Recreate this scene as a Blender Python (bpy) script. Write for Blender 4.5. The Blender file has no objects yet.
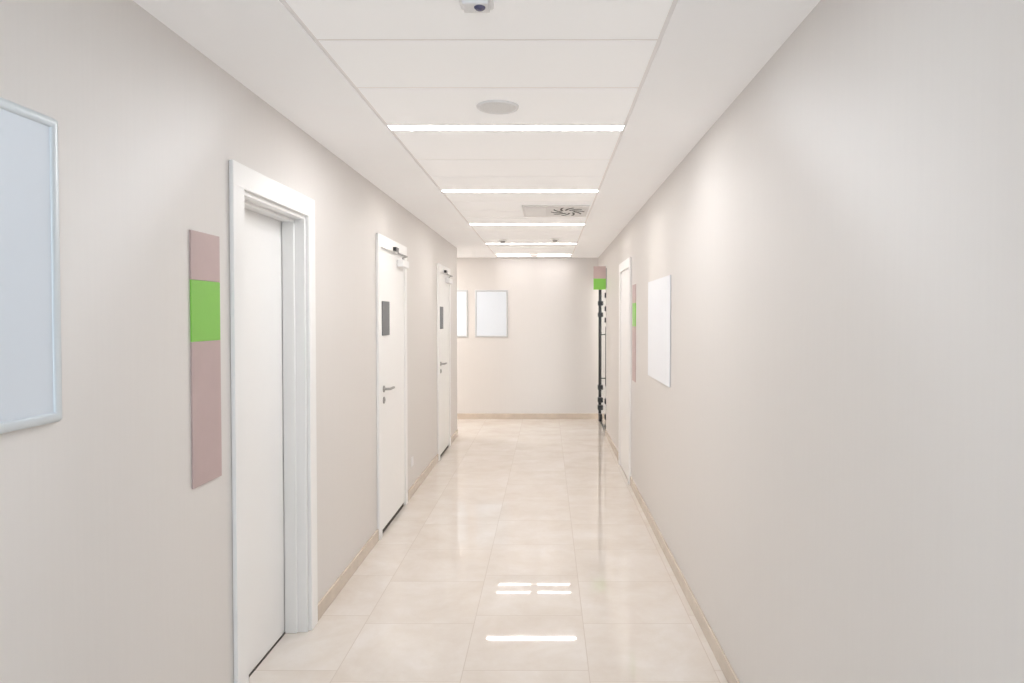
import bpy, bmesh, math, random
from mathutils import Vector, Matrix
random.seed(3)
S = bpy.context.scene
try:
    S.view_settings.view_transform = 'Standard'
    S.view_settings.look = 'None'
    S.view_settings.exposure = 0.0
except Exception as e:
    print(e)

# ------------------------------------------------------------------ dims
XL, XR, H = -1.25, 0.825, 2.60
YB, YN = 11.01, -2.6           # far wall, near end wall
TL, TR = -0.808, 0.397         # ceiling tile strip
YLE, YRE = 9.486, 9.50         # ends of the side walls

# ------------------------------------------------------------------ materials
def mat(name, col, rough=0.5, metal=0.0, spec=0.5, noise=0.0, nscale=20, bump=0.0, stretch=(1,1,1), emit=None, estr=0, trans=0.0, coat=0.0):
    m = bpy.data.materials.new(name); m.use_nodes = True
    nt = m.node_tree; b = nt.nodes['Principled BSDF']
    b.inputs['Base Color'].default_value = (*col, 1)
    b.inputs['Roughness'].default_value = rough
    b.inputs['Metallic'].default_value = metal
    b.inputs['Specular IOR Level'].default_value = spec
    b.inputs['Transmission Weight'].default_value = trans
    b.inputs['Coat Weight'].default_value = coat
    if emit:
        b.inputs['Emission Color'].default_value = (*emit, 1)
        b.inputs['Emission Strength'].default_value = estr
    if noise > 0 or bump > 0:
        mp = nt.nodes.new('ShaderNodeMapping')
        mp.inputs['Scale'].default_value = stretch
        g = nt.nodes.new('ShaderNodeNewGeometry')
        n = nt.nodes.new('ShaderNodeTexNoise'); n.inputs['Scale'].default_value = nscale
        n.inputs['Detail'].default_value = 4
        nt.links.new(g.outputs['Position'], mp.inputs['Vector'])
        nt.links.new(mp.outputs[0], n.inputs['Vector'])
        if noise > 0:
            r = nt.nodes.new('ShaderNodeMapRange')
            r.inputs['From Min'].default_value = 0.3; r.inputs['From Max'].default_value = 0.7
            r.inputs['To Min'].default_value = 1-noise; r.inputs['To Max'].default_value = 1+noise
            mx = nt.nodes.new('ShaderNodeVectorMath'); mx.operation = 'SCALE'
            mx.inputs[0].default_value = col
            nt.links.new(n.outputs['Fac'], r.inputs['Value'])
            nt.links.new(r.outputs[0], mx.inputs['Scale'])
            nt.links.new(mx.outputs[0], b.inputs['Base Color'])
        if bump > 0:
            bp = nt.nodes.new('ShaderNodeBump'); bp.inputs['Strength'].default_value = bump
            bp.inputs['Distance'].default_value = 0.002
            nt.links.new(n.outputs['Fac'], bp.inputs['Height'])
            nt.links.new(bp.outputs[0], b.inputs['Normal'])
    return m

M_wall = mat('wall_vinyl', (0.752,0.708,0.668), 0.6, spec=0.3, noise=0.008, nscale=9, stretch=(9,9,0.25))
# brushed satin sheen of the vinyl: anisotropic gloss spread vertically
nt=M_wall.node_tree; b=nt.nodes['Principled BSDF']; out=nt.nodes['Material Output']
gl=nt.nodes.new('ShaderNodeBsdfAnisotropic'); gl.inputs['Color'].default_value=(0.94,0.96,0.98,1)
gl.inputs['Roughness'].default_value=0.45; gl.inputs['Anisotropy'].default_value=-0.64
cx=nt.nodes.new('ShaderNodeCombineXYZ'); cx.inputs[2].default_value=1.0
nt.links.new(cx.outputs[0], gl.inputs['Tangent'])
ms=nt.nodes.new('ShaderNodeMixShader'); ms.inputs[0].default_value=0.24
nt.links.new(b.outputs[0],ms.inputs[1]); nt.links.new(gl.outputs[0],ms.inputs[2]); nt.links.new(ms.outputs[0],out.inputs['Surface'])

M_ceil = mat('ceiling_plaster_glow', (0.87,0.85,0.84), 0.7, noise=0.008, nscale=4, emit=(1,0.98,0.97), estr=0.13)  # plaster given a faint glow of its own to brighten the ceiling
M_tile = mat('ceiling_tile_glow', (0.92,0.90,0.885), 0.75, noise=0.01, nscale=60, emit=(1,0.98,0.965), estr=0.17)  # tiles self-emit slightly, standing in for bounced light
M_joint = mat('ceiling_joint_grey_glow', (0.78,0.75,0.73), 0.75, noise=0.01, emit=(1,0.97,0.96), estr=0.09)  # joint backing carries a weaker added glow
M_base = mat('skirting_tile', (0.67,0.575,0.48), 0.25, noise=0.06, nscale=8)
M_white = mat('door_white', (0.94,0.93,0.915), 0.32, noise=0.006, nscale=3)
M_frame = mat('casing_white', (0.94,0.93,0.915), 0.3, noise=0.006, nscale=3)
M_rebate = mat('seal_grey', (0.45,0.44,0.43), 0.7, noise=0.03)
M_dark = mat('gap_shade_dark', (0.08,0.07,0.06), 0.8, noise=0.05)  # dark colour standing in for the shade under door leaves
M_slot = mat('vent_slot_grey', (0.12,0.12,0.12), 0.7, noise=0.05)
M_vent = mat('vent_plate', (0.84,0.83,0.82), 0.5, noise=0.01)
M_steel = mat('brushed_steel', (0.42,0.41,0.40), 0.3, metal=1.0, noise=0.03, nscale=40)
M_black = mat('black_metal', (0.025,0.025,0.028), 0.35, noise=0.05)
M_plaque = mat('plaque_grey', (0.12,0.125,0.135), 0.35, noise=0.05, nscale=14)
M_pink = mat('sign_pink', (0.56,0.425,0.41), 0.45, noise=0.04, nscale=6)
M_green = mat('sign_green', (0.25,0.60,0.09), 0.35, noise=0.02, nscale=6)
M_poster = mat('poster_blue_white', (0.79,0.845,0.915), 0.5, noise=0.006, nscale=2)
M_posterf = mat('poster_pale_blue', (0.75,0.80,0.86), 0.45, noise=0.006, nscale=2)
M_posterw = mat('poster_white', (0.87,0.89,0.93), 0.4, noise=0.006, nscale=2)
M_snap = mat('snap_frame_aluminium', (0.74,0.79,0.82), 0.3, metal=0.15, noise=0.01)
M_snapg = mat('snap_frame_grey', (0.60,0.61,0.62), 0.35, metal=0.05, noise=0.01)
M_light = mat('light_diffuser', (0.9,0.9,0.9), 0.5, noise=0.001, emit=(1.0,0.97,0.945), estr=55)
M_lightf = mat('light_diffuser_far', (0.9,0.9,0.9), 0.5, noise=0.001, emit=(1.0,0.97,0.945), estr=46)
M_lightn = mat('light_diffuser_neutral', (0.9,0.9,0.9), 0.5, noise=0.001, emit=(0.97,0.98,1.0), estr=53)
M_lightd = mat('light_diffuser_dim', (0.9,0.9,0.9), 0.5, noise=0.001, emit=(1.0,0.95,0.94), estr=24)
M_lightc = mat('light_diffuser_cool', (0.9,0.9,0.9), 0.5, noise=0.001, emit=(0.80,0.91,1.0), estr=9)
M_grille = mat('speaker_mesh', (0.84,0.83,0.82), 0.6, noise=0.06, nscale=300)
M_plastic = mat('white_plastic', (0.9,0.89,0.885), 0.4, noise=0.005)
M_lens = mat('dark_dome', (0.09,0.09,0.17), 0.15, noise=0.05)
M_glass = mat('clear_glass', (0.93,0.97,0.96), 0.03, trans=1.0, noise=0.001)

def floor_material():
    m = bpy.data.materials.new('floor_marble_tile'); m.use_nodes = True
    nt = m.node_tree; N = nt.nodes; L = nt.links; b = N['Principled BSDF']
    g = N.new('ShaderNodeNewGeometry')
    mp = N.new('ShaderNodeMapping'); mp.vector_type = 'POINT'
    mp.inputs['Rotation'].default_value = (0,0,math.pi/2)
    mp.inputs['Location'].default_value = (0.12,0.391,0)
    L.new(g.outputs['Position'], mp.inputs['Vector'])
    br = N.new('ShaderNodeTexBrick'); br.offset = 0.17; br.squash = 1
    br.inputs['Scale'].default_value = 1
    br.inputs['Brick Width'].default_value = 0.585; br.inputs['Row Height'].default_value = 0.585
    br.inputs['Mortar Size'].default_value = 0.002; br.inputs['Mortar Smooth'].default_value = 0.1
    br.inputs['Color1'].default_value = (0,0,0,1); br.inputs['Color2'].default_value = (1,1,1,1)
    br.inputs['Mortar'].default_value = (0.5,0.5,0.5,1)
    L.new(mp.outputs[0], br.inputs['Vector'])
    sc = N.new('ShaderNodeVectorMath'); sc.operation = 'SCALE'; sc.inputs['Scale'].default_value = 7
    L.new(br.outputs['Color'], sc.inputs[0])
    ad = N.new('ShaderNodeVectorMath'); L.new(g.outputs['Position'], ad.inputs[0]); L.new(sc.outputs[0], ad.inputs[1])
    n1 = N.new('ShaderNodeTexNoise'); n1.inputs['Scale'].default_value = 2.8; n1.inputs['Detail'].default_value = 10
    n1.inputs['Roughness'].default_value = 0.68; n1.inputs['Distortion'].default_value = 0.3
    L.new(ad.outputs[0], n1.inputs['Vector'])
    r1 = N.new('ShaderNodeValToRGB'); e = r1.color_ramp.elements
    e[0].position = 0.30; e[0].color = (0.71,0.625,0.545,1)
    e[1].position = 0.70; e[1].color = (0.82,0.765,0.715,1)
    k = r1.color_ramp.elements.new(0.5); k.color = (0.765,0.695,0.625,1)
    L.new(n1.outputs['Fac'], r1.inputs['Fac'])
    mx = N.new('ShaderNodeMix'); mx.data_type = 'RGBA'
    L.new(br.outputs['Fac'], mx.inputs['Factor'])
    L.new(r1.outputs['Color'], mx.inputs['A'])
    mx.inputs['B'].default_value = (0.64,0.555,0.48,1)
    L.new(mx.outputs['Result'], b.inputs['Base Color'])
    b.inputs['Roughness'].default_value = 0.03
    b.inputs['Specular IOR Level'].default_value = 0.9
    return m
M_floor = floor_material()

# ------------------------------------------------------------------ helpers
def link(o): S.collection.objects.link(o); return o
def place(o, parent):
    if parent is not None:
        o.parent = parent
        o.location = o.location - pw(parent)
def pw(p):
    v = Vector(p.location)
    while p.parent: p = p.parent; v += Vector(p.location)
    return v
def tag(o, label=None, cat=None, kind=None, group=None):
    if label: o['label'] = label
    if cat: o['category'] = cat
    if kind: o['kind'] = kind
    if group: o['group'] = group
    return o
def empty(name, loc):
    e = bpy.data.objects.new(name, None); e.empty_display_size = 0.05; e.location = loc
    return link(e)
def boxes(name, bl, m, parent=None, bevel=0.0, seg=2, origin=None):
    xs=[v for b in bl for v in b[0:2]]; ys=[v for b in bl for v in b[2:4]]; zs=[v for b in bl for v in b[4:6]]
    c = Vector(origin) if origin else Vector(((min(xs)+max(xs))/2,(min(ys)+max(ys))/2,(min(zs)+max(zs))/2))
    bm = bmesh.new()
    for b in bl:
        x0,x1=sorted(b[0:2]); y0,y1=sorted(b[2:4]); z0,z1=sorted(b[4:6])
        vs=[bm.verts.new(Vector((x,y,z))-c) for x in (x0,x1) for y in (y0,y1) for z in (z0,z1)]
        for f in ((0,1,3,2),(4,6,7,5),(0,4,5,1),(2,3,7,6),(0,2,6,4),(1,5,7,3)):
            bm.faces.new([vs[i] for i in f])
    bmesh.ops.recalc_face_normals(bm, faces=bm.faces)
    if bevel>0:
        bmesh.ops.bevel(bm, geom=list(bm.edges), offset=bevel, segments=seg, affect='EDGES', profile=0.5)
    me = bpy.data.meshes.new(name); bm.to_mesh(me); bm.free()
    me.materials.append(m)
    o = bpy.data.objects.new(name, me); o.location = c; link(o); place(o, parent)
    return o
def lathe(name, prof, loc, m, parent=None, axis='Z', seg=40):
    bm = bmesh.new(); rings=[]
    for r,z in prof:
        if r < 1e-6: rings.append([bm.verts.new((0,0,z))])
        else: rings.append([bm.verts.new((r*math.cos(2*math.pi*i/seg), r*math.sin(2*math.pi*i/seg), z)) for i in range(seg)])
    for a,b in zip(rings, rings[1:]):
        for i in range(seg):
            j=(i+1)%seg
            if len(a)==1 and len(b)==1: continue
            if len(a)==1: bm.faces.new((a[0],b[i],b[j]))
            elif len(b)==1: bm.faces.new((a[i],a[j],b[0]))
            else: bm.faces.new((a[i],a[j],b[j],b[i]))
    if axis=='X': bmesh.ops.rotate(bm, verts=bm.verts, matrix=Matrix.Rotation(math.pi/2,3,'Y'))
    if axis=='-X': bmesh.ops.rotate(bm, verts=bm.verts, matrix=Matrix.Rotation(-math.pi/2,3,'Y'))
    bmesh.ops.recalc_face_normals(bm, faces=bm.faces)
    for f in bm.faces: f.smooth = True
    me = bpy.data.meshes.new(name); bm.to_mesh(me); bm.free(); me.materials.append(m)
    try: me.set_sharp_from_angle(angle=math.radians(40))
    except Exception: pass
    o = bpy.data.objects.new(name, me); o.location = loc; link(o); place(o, parent); return o
def tube(name, pts, r, m, parent=None):
    c = bpy.data.curves.new(name+'_c','CURVE'); c.dimensions='3D'; c.bevel_depth=r; c.bevel_resolution=4; c.use_fill_caps=True
    c0 = Vector(pts[0])
    sp = c.splines.new('POLY'); sp.points.add(len(pts)-1)
    for p,q in zip(sp.points, pts): p.co = (*(Vector(q)-c0),1)
    t = bpy.data.objects.new('tmp', c); link(t); bpy.context.view_layer.update()
    me = bpy.data.meshes.new_from_object(t.evaluated_get(bpy.context.evaluated_depsgraph_get()))
    bpy.data.objects.remove(t); bpy.data.curves.remove(c)
    me.name=name; me.materials.clear(); me.materials.append(m)
    for f in me.polygons: f.use_smooth=True
    o = bpy.data.objects.new(name, me); o.location=c0; link(o); place(o,parent); return o

# ------------------------------------------------------------------ shell
tag(boxes('floor', [(-3.6,2.7,YN-0.15,YB+0.15,-0.1,0)], M_floor), 'glossy cream marble floor of square tiles','floor','structure')
WT = 0.22
D1=(2.79,3.55,2.17); D2=(5.075,5.935,2.17); D3=(7.845,8.64,2.17); D4=(6.75,7.55,2.14)
def wall_segments(x0,x1,ya,yb,doors):
    out=[]; y=ya
    for d in doors:
        out.append((x0,x1,y,d[0],0,H)); out.append((x0,x1,d[0],d[1],d[2],H)); y=d[1]
    out.append((x0,x1,y,yb,0,H)); return out
tag(boxes('wall_left', wall_segments(XL-WT,XL,YN,YLE,[D1,D2,D3])+[(-3.5,XL-WT,YLE-WT,YLE,0,H)], M_wall),'pale warm off-white satin vinyl corridor wall','wall','structure')
tag(boxes('wall_right', wall_segments(XR,XR+WT,YN,YRE,[D4])+[(XR+WT,2.6,YRE-WT,YRE,0,H),(XR,XR+0.1,YRE,YB,2.26,H)], M_wall),'pale warm off-white satin vinyl corridor wall','wall','structure')
tag(boxes('wall_back', [(-3.6,2.7,YB,YB+0.15,0,H)], M_wall),'pale off-white end wall of the corridor','wall','structure')
tag(boxes('wall_front', [(XL-WT,XL+0.12,YN-0.15,YN,0,H),(XR-0.12,XR+WT,YN-0.15,YN,0,H),(XL+0.12,XR-0.12,YN-0.15,YN,0,0.3),(XL+0.12,XR-0.12,YN-0.15,YN,2.45,H)], M_wall),'pale off-white unseen end wall with an opening added for fill light','wall','structure')  # opening added behind the camera to let fill light in
tag(boxes('wall_side_passage', [(-3.6,-3.5,YLE-WT,YB,0,H)], M_wall),'pale off-white wall of the side passage','wall','structure')
tag(boxes('wall_side_room', [(2.6,2.7,YRE-WT,YB,0,H)], M_wall),'pale off-white wall beyond the glass door','wall','structure')
tag(boxes('fill_window_1', [(XL+0.12,XL+0.17,YN-0.1,YN-0.04,0.3,2.45),(XR-0.17,XR-0.12,YN-0.1,YN-0.04,0.3,2.45),(XL+0.17,XR-0.17,YN-0.1,YN-0.04,0.3,0.36),(XL+0.17,XR-0.17,YN-0.1,YN-0.04,2.39,2.45),(-0.24,-0.19,YN-0.1,YN-0.04,0.36,2.39)], M_frame),'unseen white window frame added for the cool fill light','window','structure')  # frame invented behind the camera around the fill lamp

slots=[(-2.05,0.14),(-0.23,0.14),(1.25,0.14),(3.425,0.10),(5.165,0.085),(7.03,0.085),(8.90,0.07),(10.42,0.04),(10.74,0.04)]
ZS=H+0.0035
cb=[(-3.6,TL,YN-0.15,YB+0.15,H,H+0.1),(TR,2.7,YN-0.15,YB+0.15,H,H+0.1),(TL,TR,YN-0.15,YB+0.15,ZS+0.01,H+0.1)]
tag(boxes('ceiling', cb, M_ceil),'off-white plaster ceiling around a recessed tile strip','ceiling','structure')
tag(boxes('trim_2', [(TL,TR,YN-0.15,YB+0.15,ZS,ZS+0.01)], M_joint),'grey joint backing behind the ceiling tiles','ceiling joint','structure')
edges=[]
man={1.39:[1.39,1.88,2.378,2.873,3.425], 3.525:[3.525,4.17,4.67,5.165]}
prev=YN
for s,w in slots+[(YB,0)]:
    key=[k for k in man if abs(k-prev)<0.01]
    if key: ee=man[key[0]]
    else:
        L_=s-prev; n=max(1,round(L_/0.5)); ee=[prev+L_*i/n for i in range(n+1)]
    edges+=list(zip(ee,ee[1:])); prev=s+w
tb=[(TL+0.016,TR-0.016,a+0.0075,b-0.0075,H+0.0018,ZS-0.0001) for a,b in edges]
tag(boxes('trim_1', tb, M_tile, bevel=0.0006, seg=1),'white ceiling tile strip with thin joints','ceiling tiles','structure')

bh=0.085; bt=0.012
def bb(name, bl): tag(boxes(name, bl, M_base, bevel=0.0015, seg=1),'beige stone tile skirting along the wall','baseboard','structure')
bb('baseboard_left', [(XL,XL+bt,YN,2.69,0,bh),(XL,XL+bt,3.645,4.99,0,bh),(XL,XL+bt,6.015,7.755,0,bh),(XL,XL+bt,8.725,YLE,0,bh),(-3.5,XL+bt,YLE,YLE+bt,0,bh)])
bb('baseboard_right', [(XR-bt,XR,YN,6.655,0,bh),(XR-bt,XR,7.645,YRE,0,bh)])
bb('baseboard_back', [(-3.5,2.6,YB-bt,YB,0,bh)])

# ------------------------------------------------------------------ ceiling lights
def strip_light(x0,x1,s,w,m,lip):
    e=empty('ceiling_light',((x0+x1)/2,s+w/2,H+0.003))
    zb=ZS-0.0002
    boxes('light_housing',[(x0,x1,s+0.003,s+lip,H+0.0005,zb),(x0,x1,s+w-lip,s+w-0.003,H+0.0005,zb),
                     (x0,x0+lip,s+lip,s+w-lip,H+0.0005,zb),(x1-lip,x1,s+lip,s+w-lip,H+0.0005,zb)],M_plastic,e)
    boxes('light_diffuser',[(x0+lip,x1-lip,s+lip,s+w-lip,H+0.001,H+0.003)],m,e)
    return tag(e,'slim recessed linear ceiling light glowing white','ceiling light',group='linear lights along the ceiling strip')
for i,(s,w) in enumerate(slots):
    if w<0.06:
        mid=(TL+TR)/2
        strip_light(TL+0.03,mid-0.05,s,w,M_lightd,0.006); strip_light(mid+0.05,TR-0.03,s,w,M_lightd,0.006)
    else:
        strip_light(TL+0.004,TR-0.004,s,w,M_lightc if s<2 else (M_lightn if s<4 else (M_light if s<8 else M_lightf)),0.01)
for cx in (-2.4,1.7):
    e=empty('ceiling_light',(cx,10.25,H))
    boxes('light_housing',[(cx-0.5,cx+0.5,10.1,10.4,H-0.02,H)],M_plastic,e,bevel=0.003)
    boxes('light_diffuser',[(cx-0.48,cx+0.48,10.12,10.38,H-0.026,H-0.02)],M_lightf,e)
    tag(e,'slim surface-mounted ceiling light in the side passage','ceiling light',group='side passage lights')

# ------------------------------------------------------------------ ceiling devices
zt=H+0.0018
c_=(-0.224,3.125,zt)
o=empty('ceiling_speaker',c_); tag(o,'round flat pale grey ceiling speaker grille','speaker')
lathe('rim',[(0.083,0.0),(0.083,-0.006),(0.090,-0.010),(0.096,-0.007),(0.098,0.0)],c_,M_plastic,o)
lathe('grille',[(0.0,-0.008),(0.083,-0.006),(0.083,0.0)],c_,M_grille,o)
c_=(-0.212,2.06,zt)
o=empty('ceiling_sensor',c_); tag(o,'small white ceiling sensor with a dark lens','ceiling sensor')
boxes('housing',[(c_[0]-0.050,c_[0]+0.050,c_[1]-0.045,c_[1]+0.045,zt-0.022,zt),(c_[0]-0.040,c_[0]+0.040,c_[1]-0.035,c_[1]+0.035,zt-0.036,zt-0.020)],M_plastic,o,bevel=0.005)
lathe('lens',[(0.017,-0.034)]+[(0.017*math.cos(a),-0.036-0.010*math.sin(a)) for a in [math.radians(d) for d in range(0,91,10)]],(c_[0]+0.012,c_[1]-0.01,zt),M_lens,o)
for (cx,cy) in ((0.098,8.36),(-0.546,8.47)):
    o=empty('smoke_detector',(cx,cy,zt)); tag(o,'small white round smoke detector on the ceiling tile','smoke detector',group='smoke detectors')
    lathe('base',[(0,0),(0.05,0),(0.05,-0.014),(0.044,-0.018),(0,-0.018)],(cx,cy,zt),M_plastic,o)
    lathe('sensor_cap',[(0.030,-0.018),(0.030,-0.030),(0.022,-0.038),(0,-0.040)],(cx,cy,zt),M_rebate,o)
o=empty('air_diffuser',(0.08,6.15,zt)); tag(o,'white square ceiling air diffuser with swirl slots','air vent')
boxes('face_plate',[(-0.216,0.366,5.85,6.45,zt-0.012,zt)],M_vent,o,bevel=0.002)
bm=bmesh.new(); n=10
def arc_slot(a0):
    ins=[];outs=[]
    for k in range(7):
        t=k/6; r=0.055+0.095*t; a=a0+0.6*t
        w=0.010
        p=Vector((r*math.cos(a),r*math.sin(a),0)); nrm=Vector((-math.sin(a),math.cos(a),0))
        ins.append(p-nrm*w); outs.append(p+nrm*w)
    z0,z1=-0.0015,0.0015
    A=[bm.verts.new(v+Vector((0,0,z0))) for v in ins]; B=[bm.verts.new(v+Vector((0,0,z0))) for v in outs]
    C=[bm.verts.new(v+Vector((0,0,z1))) for v in ins]; D=[bm.verts.new(v+Vector((0,0,z1))) for v in outs]
    for k in range(6):
        bm.faces.new((A[k],A[k+1],B[k+1],B[k])); bm.faces.new((C[k],D[k],D[k+1],C[k+1]))
        bm.faces.new((A[k],C[k],C[k+1],A[k+1])); bm.faces.new((B[k],B[k+1],D[k+1],D[k]))
    bm.faces.new((A[0],B[0],D[0],C[0])); bm.faces.new((A[6],C[6],D[6],B[6]))
for i in range(n): arc_slot(2*math.pi*i/n)
bmesh.ops.recalc_face_normals(bm,faces=bm.faces)
me=bpy.data.meshes.new('slot_ring'); bm.to_mesh(me); bm.free(); me.materials.append(M_slot)
q=bpy.data.objects.new('slot_ring',me); q.location=(0.185,6.15,zt-0.013); q.scale=(1,1.5,1); link(q); place(q,o)
boxes('access_panel',[(-0.195,-0.01,5.90,6.40,zt-0.015,zt-0.012)],M_plastic,o,bevel=0.0008)

# ------------------------------------------------------------------ doors
def lever(parent, xw, sgn, y, z, ydir):
    h=empty('door_handle',(xw,y,z)); place(h,parent)
    ax='X' if sgn>0 else '-X'
    lathe('rose',[(0,0),(0.026,0),(0.026,0.006),(0.022,0.009),(0.011,0.010),(0,0.010)],(xw,y,z),M_steel,h,axis=ax,seg=28)
    pts=[(xw+sgn*0.008,y,z),(xw+sgn*0.035,y,z),(xw+sgn*0.045,y+ydir*0.004,z),(xw+sgn*0.05,y+ydir*0.014,z),(xw+sgn*0.05,y+ydir*0.07,z),(xw+sgn*0.048,y+ydir*0.135,z-0.002)]
    tube('lever',pts,0.0095,M_steel,h)
    lathe('lock_rose',[(0,0),(0.026,0),(0.026,0.006),(0.022,0.009),(0.009,0.009),(0.009,0.013),(0,0.013)],(xw,y,z-0.085),M_steel,h,axis=ax,seg=28)
    h['label']='satin steel lever handle'
def casing(parent, xw, sgn, d, outer, top, proj=0.018, depth=0.14):
    ya,yb=outer; x1=xw+sgn*proj
    boxes('architrave',[(xw,x1,ya,d[0]+0.004,0,d[2]),(xw,x1,d[1]-0.004,yb,0,d[2]),(xw,x1,ya,yb,d[2]-0.004,top)],M_frame,parent,bevel=0.004)
    xd=xw-sgn*depth
    boxes('lining',[(xw-sgn*0.0,xd,d[0],d[0]+0.022,0,d[2]),(xw,xd,d[1]-0.022,d[1],0,d[2]),(xw,xd,d[0]+0.022,d[1]-0.022,d[2]-0.022,d[2])],M_frame,parent,bevel=0.002,seg=1)

e=empty('door_1',(XL,(D1[0]+D1[1])/2,0)); tag(e,'plain white door set deep in a white frame','door','structure')
casing(e,XL,1,D1,(2.693,3.64),2.264,depth=0.215)
boxes('door_stop',[(XL-0.05,XL-0.112,D1[0]+0.022,D1[0]+0.036,0,D1[2]-0.022),(XL-0.05,XL-0.112,D1[1]-0.036,D1[1]-0.022,0,D1[2]-0.022),
                   (XL-0.05,XL-0.112,D1[0]+0.036,D1[1]-0.036,D1[2]-0.036,D1[2]-0.022)],M_frame,e,bevel=0.003,seg=1)
boxes('door_leaf',[(XL-0.115,XL-0.155,D1[0]+0.025,D1[1]-0.025,0.006,D1[2]-0.025)],M_white,e,bevel=0.002)
boxes('gap_shade',[(XL-0.11,XL-0.16,D1[0]+0.023,D1[1]-0.023,0,0.004)],M_dark,e)  # dark strip painting the shade beneath the leaf
def flush_door(name, d, outer, lab):
    e=empty(name,(XL,(d[0]+d[1])/2,0)); tag(e,lab,'door','structure')
    casing(e,XL,1,d,outer,2.258,proj=0.02)
    xf=XL+0.012
    boxes('door_leaf',[(xf,xf-0.045,d[0]+0.026,d[1]-0.026,0.04,d[2]-0.026)],M_white,e,bevel=0.003)
    boxes('gap_shade',[(XL+0.002,XL-0.1,d[0]+0.023,d[1]-0.023,0,0.036)],M_dark,e)  # shade of the gap under the door, built as a dark strip
    boxes('door_seal',[(xf-0.046,xf-0.06,d[0]+0.022,d[0]+0.04,0.036,d[2]-0.022),(xf-0.046,xf-0.06,d[1]-0.04,d[1]-0.022,0.036,d[2]-0.022),(xf-0.046,xf-0.06,d[0]+0.04,d[1]-0.04,d[2]-0.04,d[2]-0.022)],M_rebate,e)
    boxes('name_plate',[(xf,xf+0.006,d[0]+0.04,d[0]+0.27,1.505,1.765)],M_plaque,e,bevel=0.001,seg=1)['label']='dark grey square plate'
    lever(e,xf,1,d[0]+0.085,1.10,1)
    c=empty('door_closer',(xf,d[1]-0.3,2.06)); place(c,e); c['label']='silver door closer with dark arm'
    boxes('closer_body',[(xf,xf+0.055,d[1]-0.30,d[1]-0.07,2.06,2.12)],M_plastic,c,bevel=0.006)
    tube('closer_arm',[(xf+0.03,d[1]-0.2,2.12),(xf+0.03,d[1]-0.2,2.14),(xf+0.08,d[1]-0.28,2.143),(xf+0.035,d[1]-0.40,2.16),(xf+0.03,d[1]-0.40,2.19)],0.007,M_steel,c)
    boxes('arm_bracket',[(xf+0.008,xf+0.035,d[1]-0.47,d[1]-0.37,2.175,2.205)],M_black,c,bevel=0.003)
flush_door('door_2',D2,(4.993,6.01),'white door with lever handle, grey plate and closer')
flush_door('door_3',D3,(7.76,8.72),'white door with lever handle, grey plate and closer')
e=empty('door_4',(XR,(D4[0]+D4[1])/2,0)); tag(e,'plain white door in white architrave','door','structure')
casing(e,XR,-1,D4,(6.66,7.64),2.23,proj=0.022,depth=0.12)
boxes('door_leaf',[(XR-0.012,XR+0.04,D4[0]+0.026,D4[1]-0.026,0.01,D4[2]-0.026)],M_white,e,bevel=0.003)
boxes('gap_shade',[(XR+0.0,XR+0.1,D4[0]+0.023,D4[1]-0.023,0,0.006)],M_dark,e)  # dark strip for the shade at the door foot

# glass door
gx=XR+0.02; g0,g1=9.53,10.80
e=empty('door_5',(gx,(g0+g1)/2,0)); tag(e,'clear glass door with black fittings and pull bar','door','structure')
boxes('glass_panel',[(gx-0.005,gx+0.005,g0+0.01,g1-0.012,0.012,2.20)],M_glass,e)
boxes('door_frame',[(gx-0.028,gx+0.018,g1,g1+0.04,0,2.26),(gx-0.020,gx+0.018,YRE+0.001,YRE+0.026,0,2.23),(gx-0.020,gx+0.02,YRE+0.001,g1,2.22,2.26),(gx-0.02,gx+0.015,YRE+0.026,g1,0,0.012)],M_black,e,bevel=0.002)
for (ya,yb,za,zb) in ((g0+0.01,g0+0.20,2.10,2.205),(g0+0.01,g0+0.20,0.012,0.11),(g1-0.16,g1-0.005,2.10,2.205),(g1-0.16,g1-0.005,0.012,0.12)):
    boxes('patch_fitting',[(gx-0.028,gx+0.026,ya,yb,za,zb)],M_black,e,bevel=0.003)
for z in (1.95,1.76,1.60,0.46,0.24):
    boxes('hinge',[(gx-0.036,gx+0.026,g0+0.0,g0+0.12,z-0.035,z+0.035)],M_black,e,bevel=0.004)
for z in (1.86,1.68,0.54,0.34,0.22):
    boxes('clamp',[(gx-0.045,gx+0.026,g1-0.13,g1-0.002,z-0.035,z+0.035)],M_black,e,bevel=0.004)
h=empty('pull_handle',(gx,g0+0.45,1.1)); place(h,e)
tube('bar',[(gx-0.055,g0+0.75,0.60),(gx-0.055,g0+0.75,1.50)],0.013,M_black,h)
for z in (0.72,1.38):
    tube('standoff',[(gx-0.006,g0+0.75,z),(gx-0.055,g0+0.75,z)],0.009,M_black,h)

# ------------------------------------------------------------------ signs
def wall_sign(xw,sgn,ya,yb):
    e=empty('wall_sign',(xw,(ya+yb)/2,1.47)); x1=xw+sgn*0.006
    boxes('pink_panel',[(xw,x1,ya,yb,1.777,1.95),(xw,x1,ya,yb,1.039,1.557)],M_pink,e,bevel=0.0008,seg=1)
    boxes('green_panel',[(xw,x1,ya,yb,1.5575,1.7765)],M_green,e,bevel=0.0008,seg=1)
    tag(e,'tall dusty pink wall sign with a green square','wall sign',group='pink and green door signs')
wall_sign(XL,1,2.391,2.600)
wall_sign(XR,-1,6.33,6.55)
fy=9.45
e=empty('hanging_sign',(XR,fy,2.17)); tag(e,'small projecting sign, dusty pink above green','flag sign')
boxes('bracket',[(XR-0.012,XR,fy-0.02,fy+0.02,2.05,2.32)],M_steel,e,bevel=0.002)
boxes('pink_panel',[(XR-0.182,XR-0.012,fy-0.006,fy+0.006,2.176,2.344)],M_pink,e,bevel=0.001)
boxes('green_panel',[(XR-0.182,XR-0.012,fy-0.006,fy+0.006,2.023,2.1755)],M_green,e,bevel=0.001)

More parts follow.
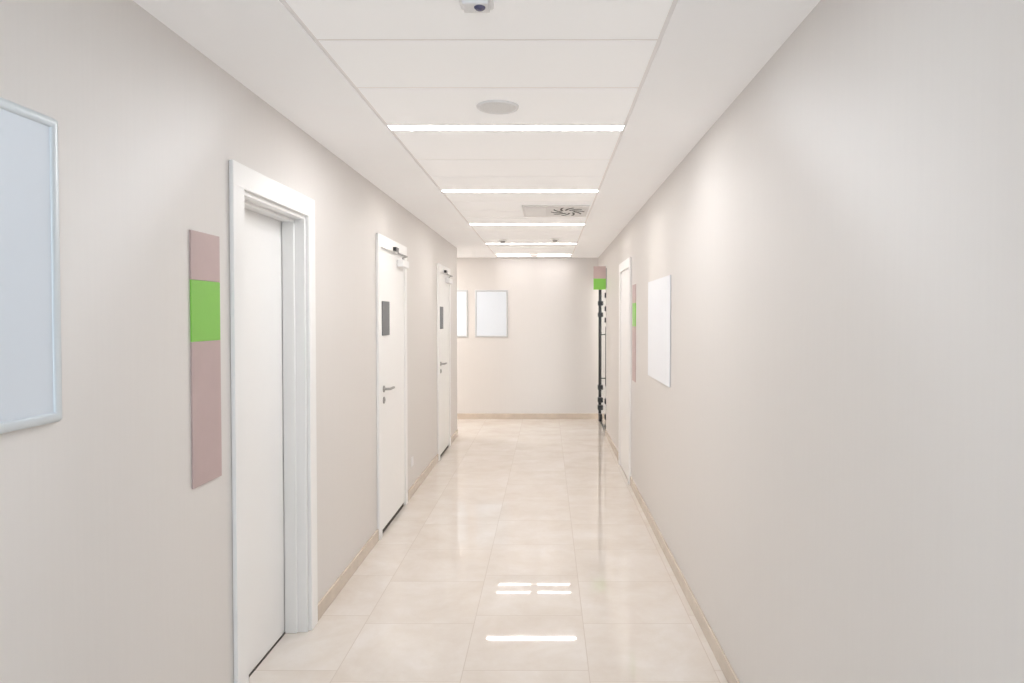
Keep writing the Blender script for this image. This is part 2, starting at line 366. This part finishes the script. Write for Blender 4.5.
# ------------------------------------------------------------------ posters
def snap_ring(name, w, h, fw, th, m):
    bm=bmesh.new(); prof=[(0,0),(0,th*0.55),(fw*0.18,th*0.9),(fw*0.5,th),(fw*0.82,th*0.9),(fw,th*0.5),(fw,0)]
    rc=0.010; path=[]
    for cx,cz,a0,sx,sz in ((w/2-rc,h/2-rc,0,1,1),(-w/2+rc,h/2-rc,90,-1,1),(-w/2+rc,-h/2+rc,180,-1,-1),(w/2-rc,-h/2+rc,270,1,-1)):
        for k in range(5):
            path.append((cx,cz,math.radians(a0+k*22.5),sx,sz))
    rings=[]
    for cx,cz,a,sx,sz in path:
        ring=[]
        for u,t in prof:
            r=rc-u
            if r>=0: x=cx+r*math.cos(a); z=cz+r*math.sin(a)
            else: x=cx+r*sx; z=cz+r*sz
            ring.append(bm.verts.new((x,t,z)))
        rings.append(ring)
    n=len(rings)
    for i in range(n):
        a,b=rings[i],rings[(i+1)%n]
        for k in range(len(prof)-1):
            try: bm.faces.new((a[k],a[k+1],b[k+1],b[k]))
            except Exception: pass
    bmesh.ops.remove_doubles(bm,verts=bm.verts,dist=1e-5)
    bmesh.ops.recalc_face_normals(bm,faces=bm.faces)
    for f in bm.faces: f.smooth=True
    me=bpy.data.meshes.new(name); bm.to_mesh(me); bm.free(); me.materials.append(m)
    try: me.set_sharp_from_angle(angle=math.radians(50))
    except Exception: pass
    return bpy.data.objects.new(name,me)
def poster(c, w, h, face, fw=0.02, pm=M_poster, fm=M_snap, lab='', grp=None, th=0.016, cat='picture frame', nm='poster_frame'):
    e=empty(nm,c); e.rotation_euler=(0,0,face)
    f=link(snap_ring('frame',w,h,fw,th,fm)); f.parent=e
    p=boxes('blank_sheet',[(-w/2+fw*0.6,w/2-fw*0.6,0.001,th*0.45,-h/2+fw*0.6,h/2-fw*0.6)],pm); p.parent=e
    tag(e,lab,cat,group=grp)
poster((XL,1.465,1.762),0.55,0.765,-math.pi/2,fw=0.025,lab='blank pale poster in a silver snap frame',grp='silver snap frames')
poster((-0.895,YB,1.70),0.53,0.76,math.pi,fw=0.025,pm=M_posterf,fm=M_snapg,lab='blank pale poster in a silver snap frame',grp='silver snap frames')
poster((-1.54,YB,1.70),0.53,0.76,math.pi,fw=0.025,pm=M_posterf,fm=M_snapg,lab='blank pale poster in a silver snap frame',grp='silver snap frames')
e=empty('wall_board',(XR,5.035,1.55)); tag(e,'plain frameless white wall board','board')
boxes('board_panel',[(XR-0.008,XR-0.002,4.545,5.525,1.175,1.925)],M_posterw,e,bevel=0.001,seg=1)
boxes('backing',[(XR-0.002,XR,4.58,5.49,1.21,1.89)],M_posterw,e)

e=empty('wall_socket',(XL,6.28,0.31)); tag(e,'small white wall socket above the skirting','socket')
boxes('socket_plate',[(XL,XL+0.01,6.24,6.32,0.27,0.35)],M_plastic,e,bevel=0.002)
lathe('socket_well',[(0,0.0105),(0.018,0.0105),(0.02,0.012),(0.022,0.0105)],(XL,6.28,0.31),M_plastic,e,axis='X',seg=24)

# ------------------------------------------------------------------ added fill lamp, world, camera
ld=bpy.data.lights.new('cool_fill_lamp','AREA'); ld.shape='RECTANGLE'; ld.size=1.75; ld.size_y=2.0; ld.energy=30; ld.color=(0.68,0.84,1.0)  # unseen area lamp added as cool fill along the corridor
lo=bpy.data.objects.new('cool_fill_lamp',ld); lo.location=((XL+XR)/2,YN-0.12,1.37); lo.rotation_euler=(math.radians(90),0,0); link(lo)
w=bpy.data.worlds.new('World'); S.world=w; w.use_nodes=True
w.node_tree.nodes['Background'].inputs['Color'].default_value=(0.85,0.92,1,1)
w.node_tree.nodes['Background'].inputs['Strength'].default_value=1.0
cam=bpy.data.cameras.new('Camera'); cam.sensor_width=36; cam.lens=24.0
cam.shift_x=-35/1024; cam.shift_y=-10.2/1024; cam.clip_start=0.02
co=bpy.data.objects.new('Camera',cam); co.location=(0,0,1.645)
co.rotation_euler=(math.radians(90-1.2),0,0); link(co); S.camera=co
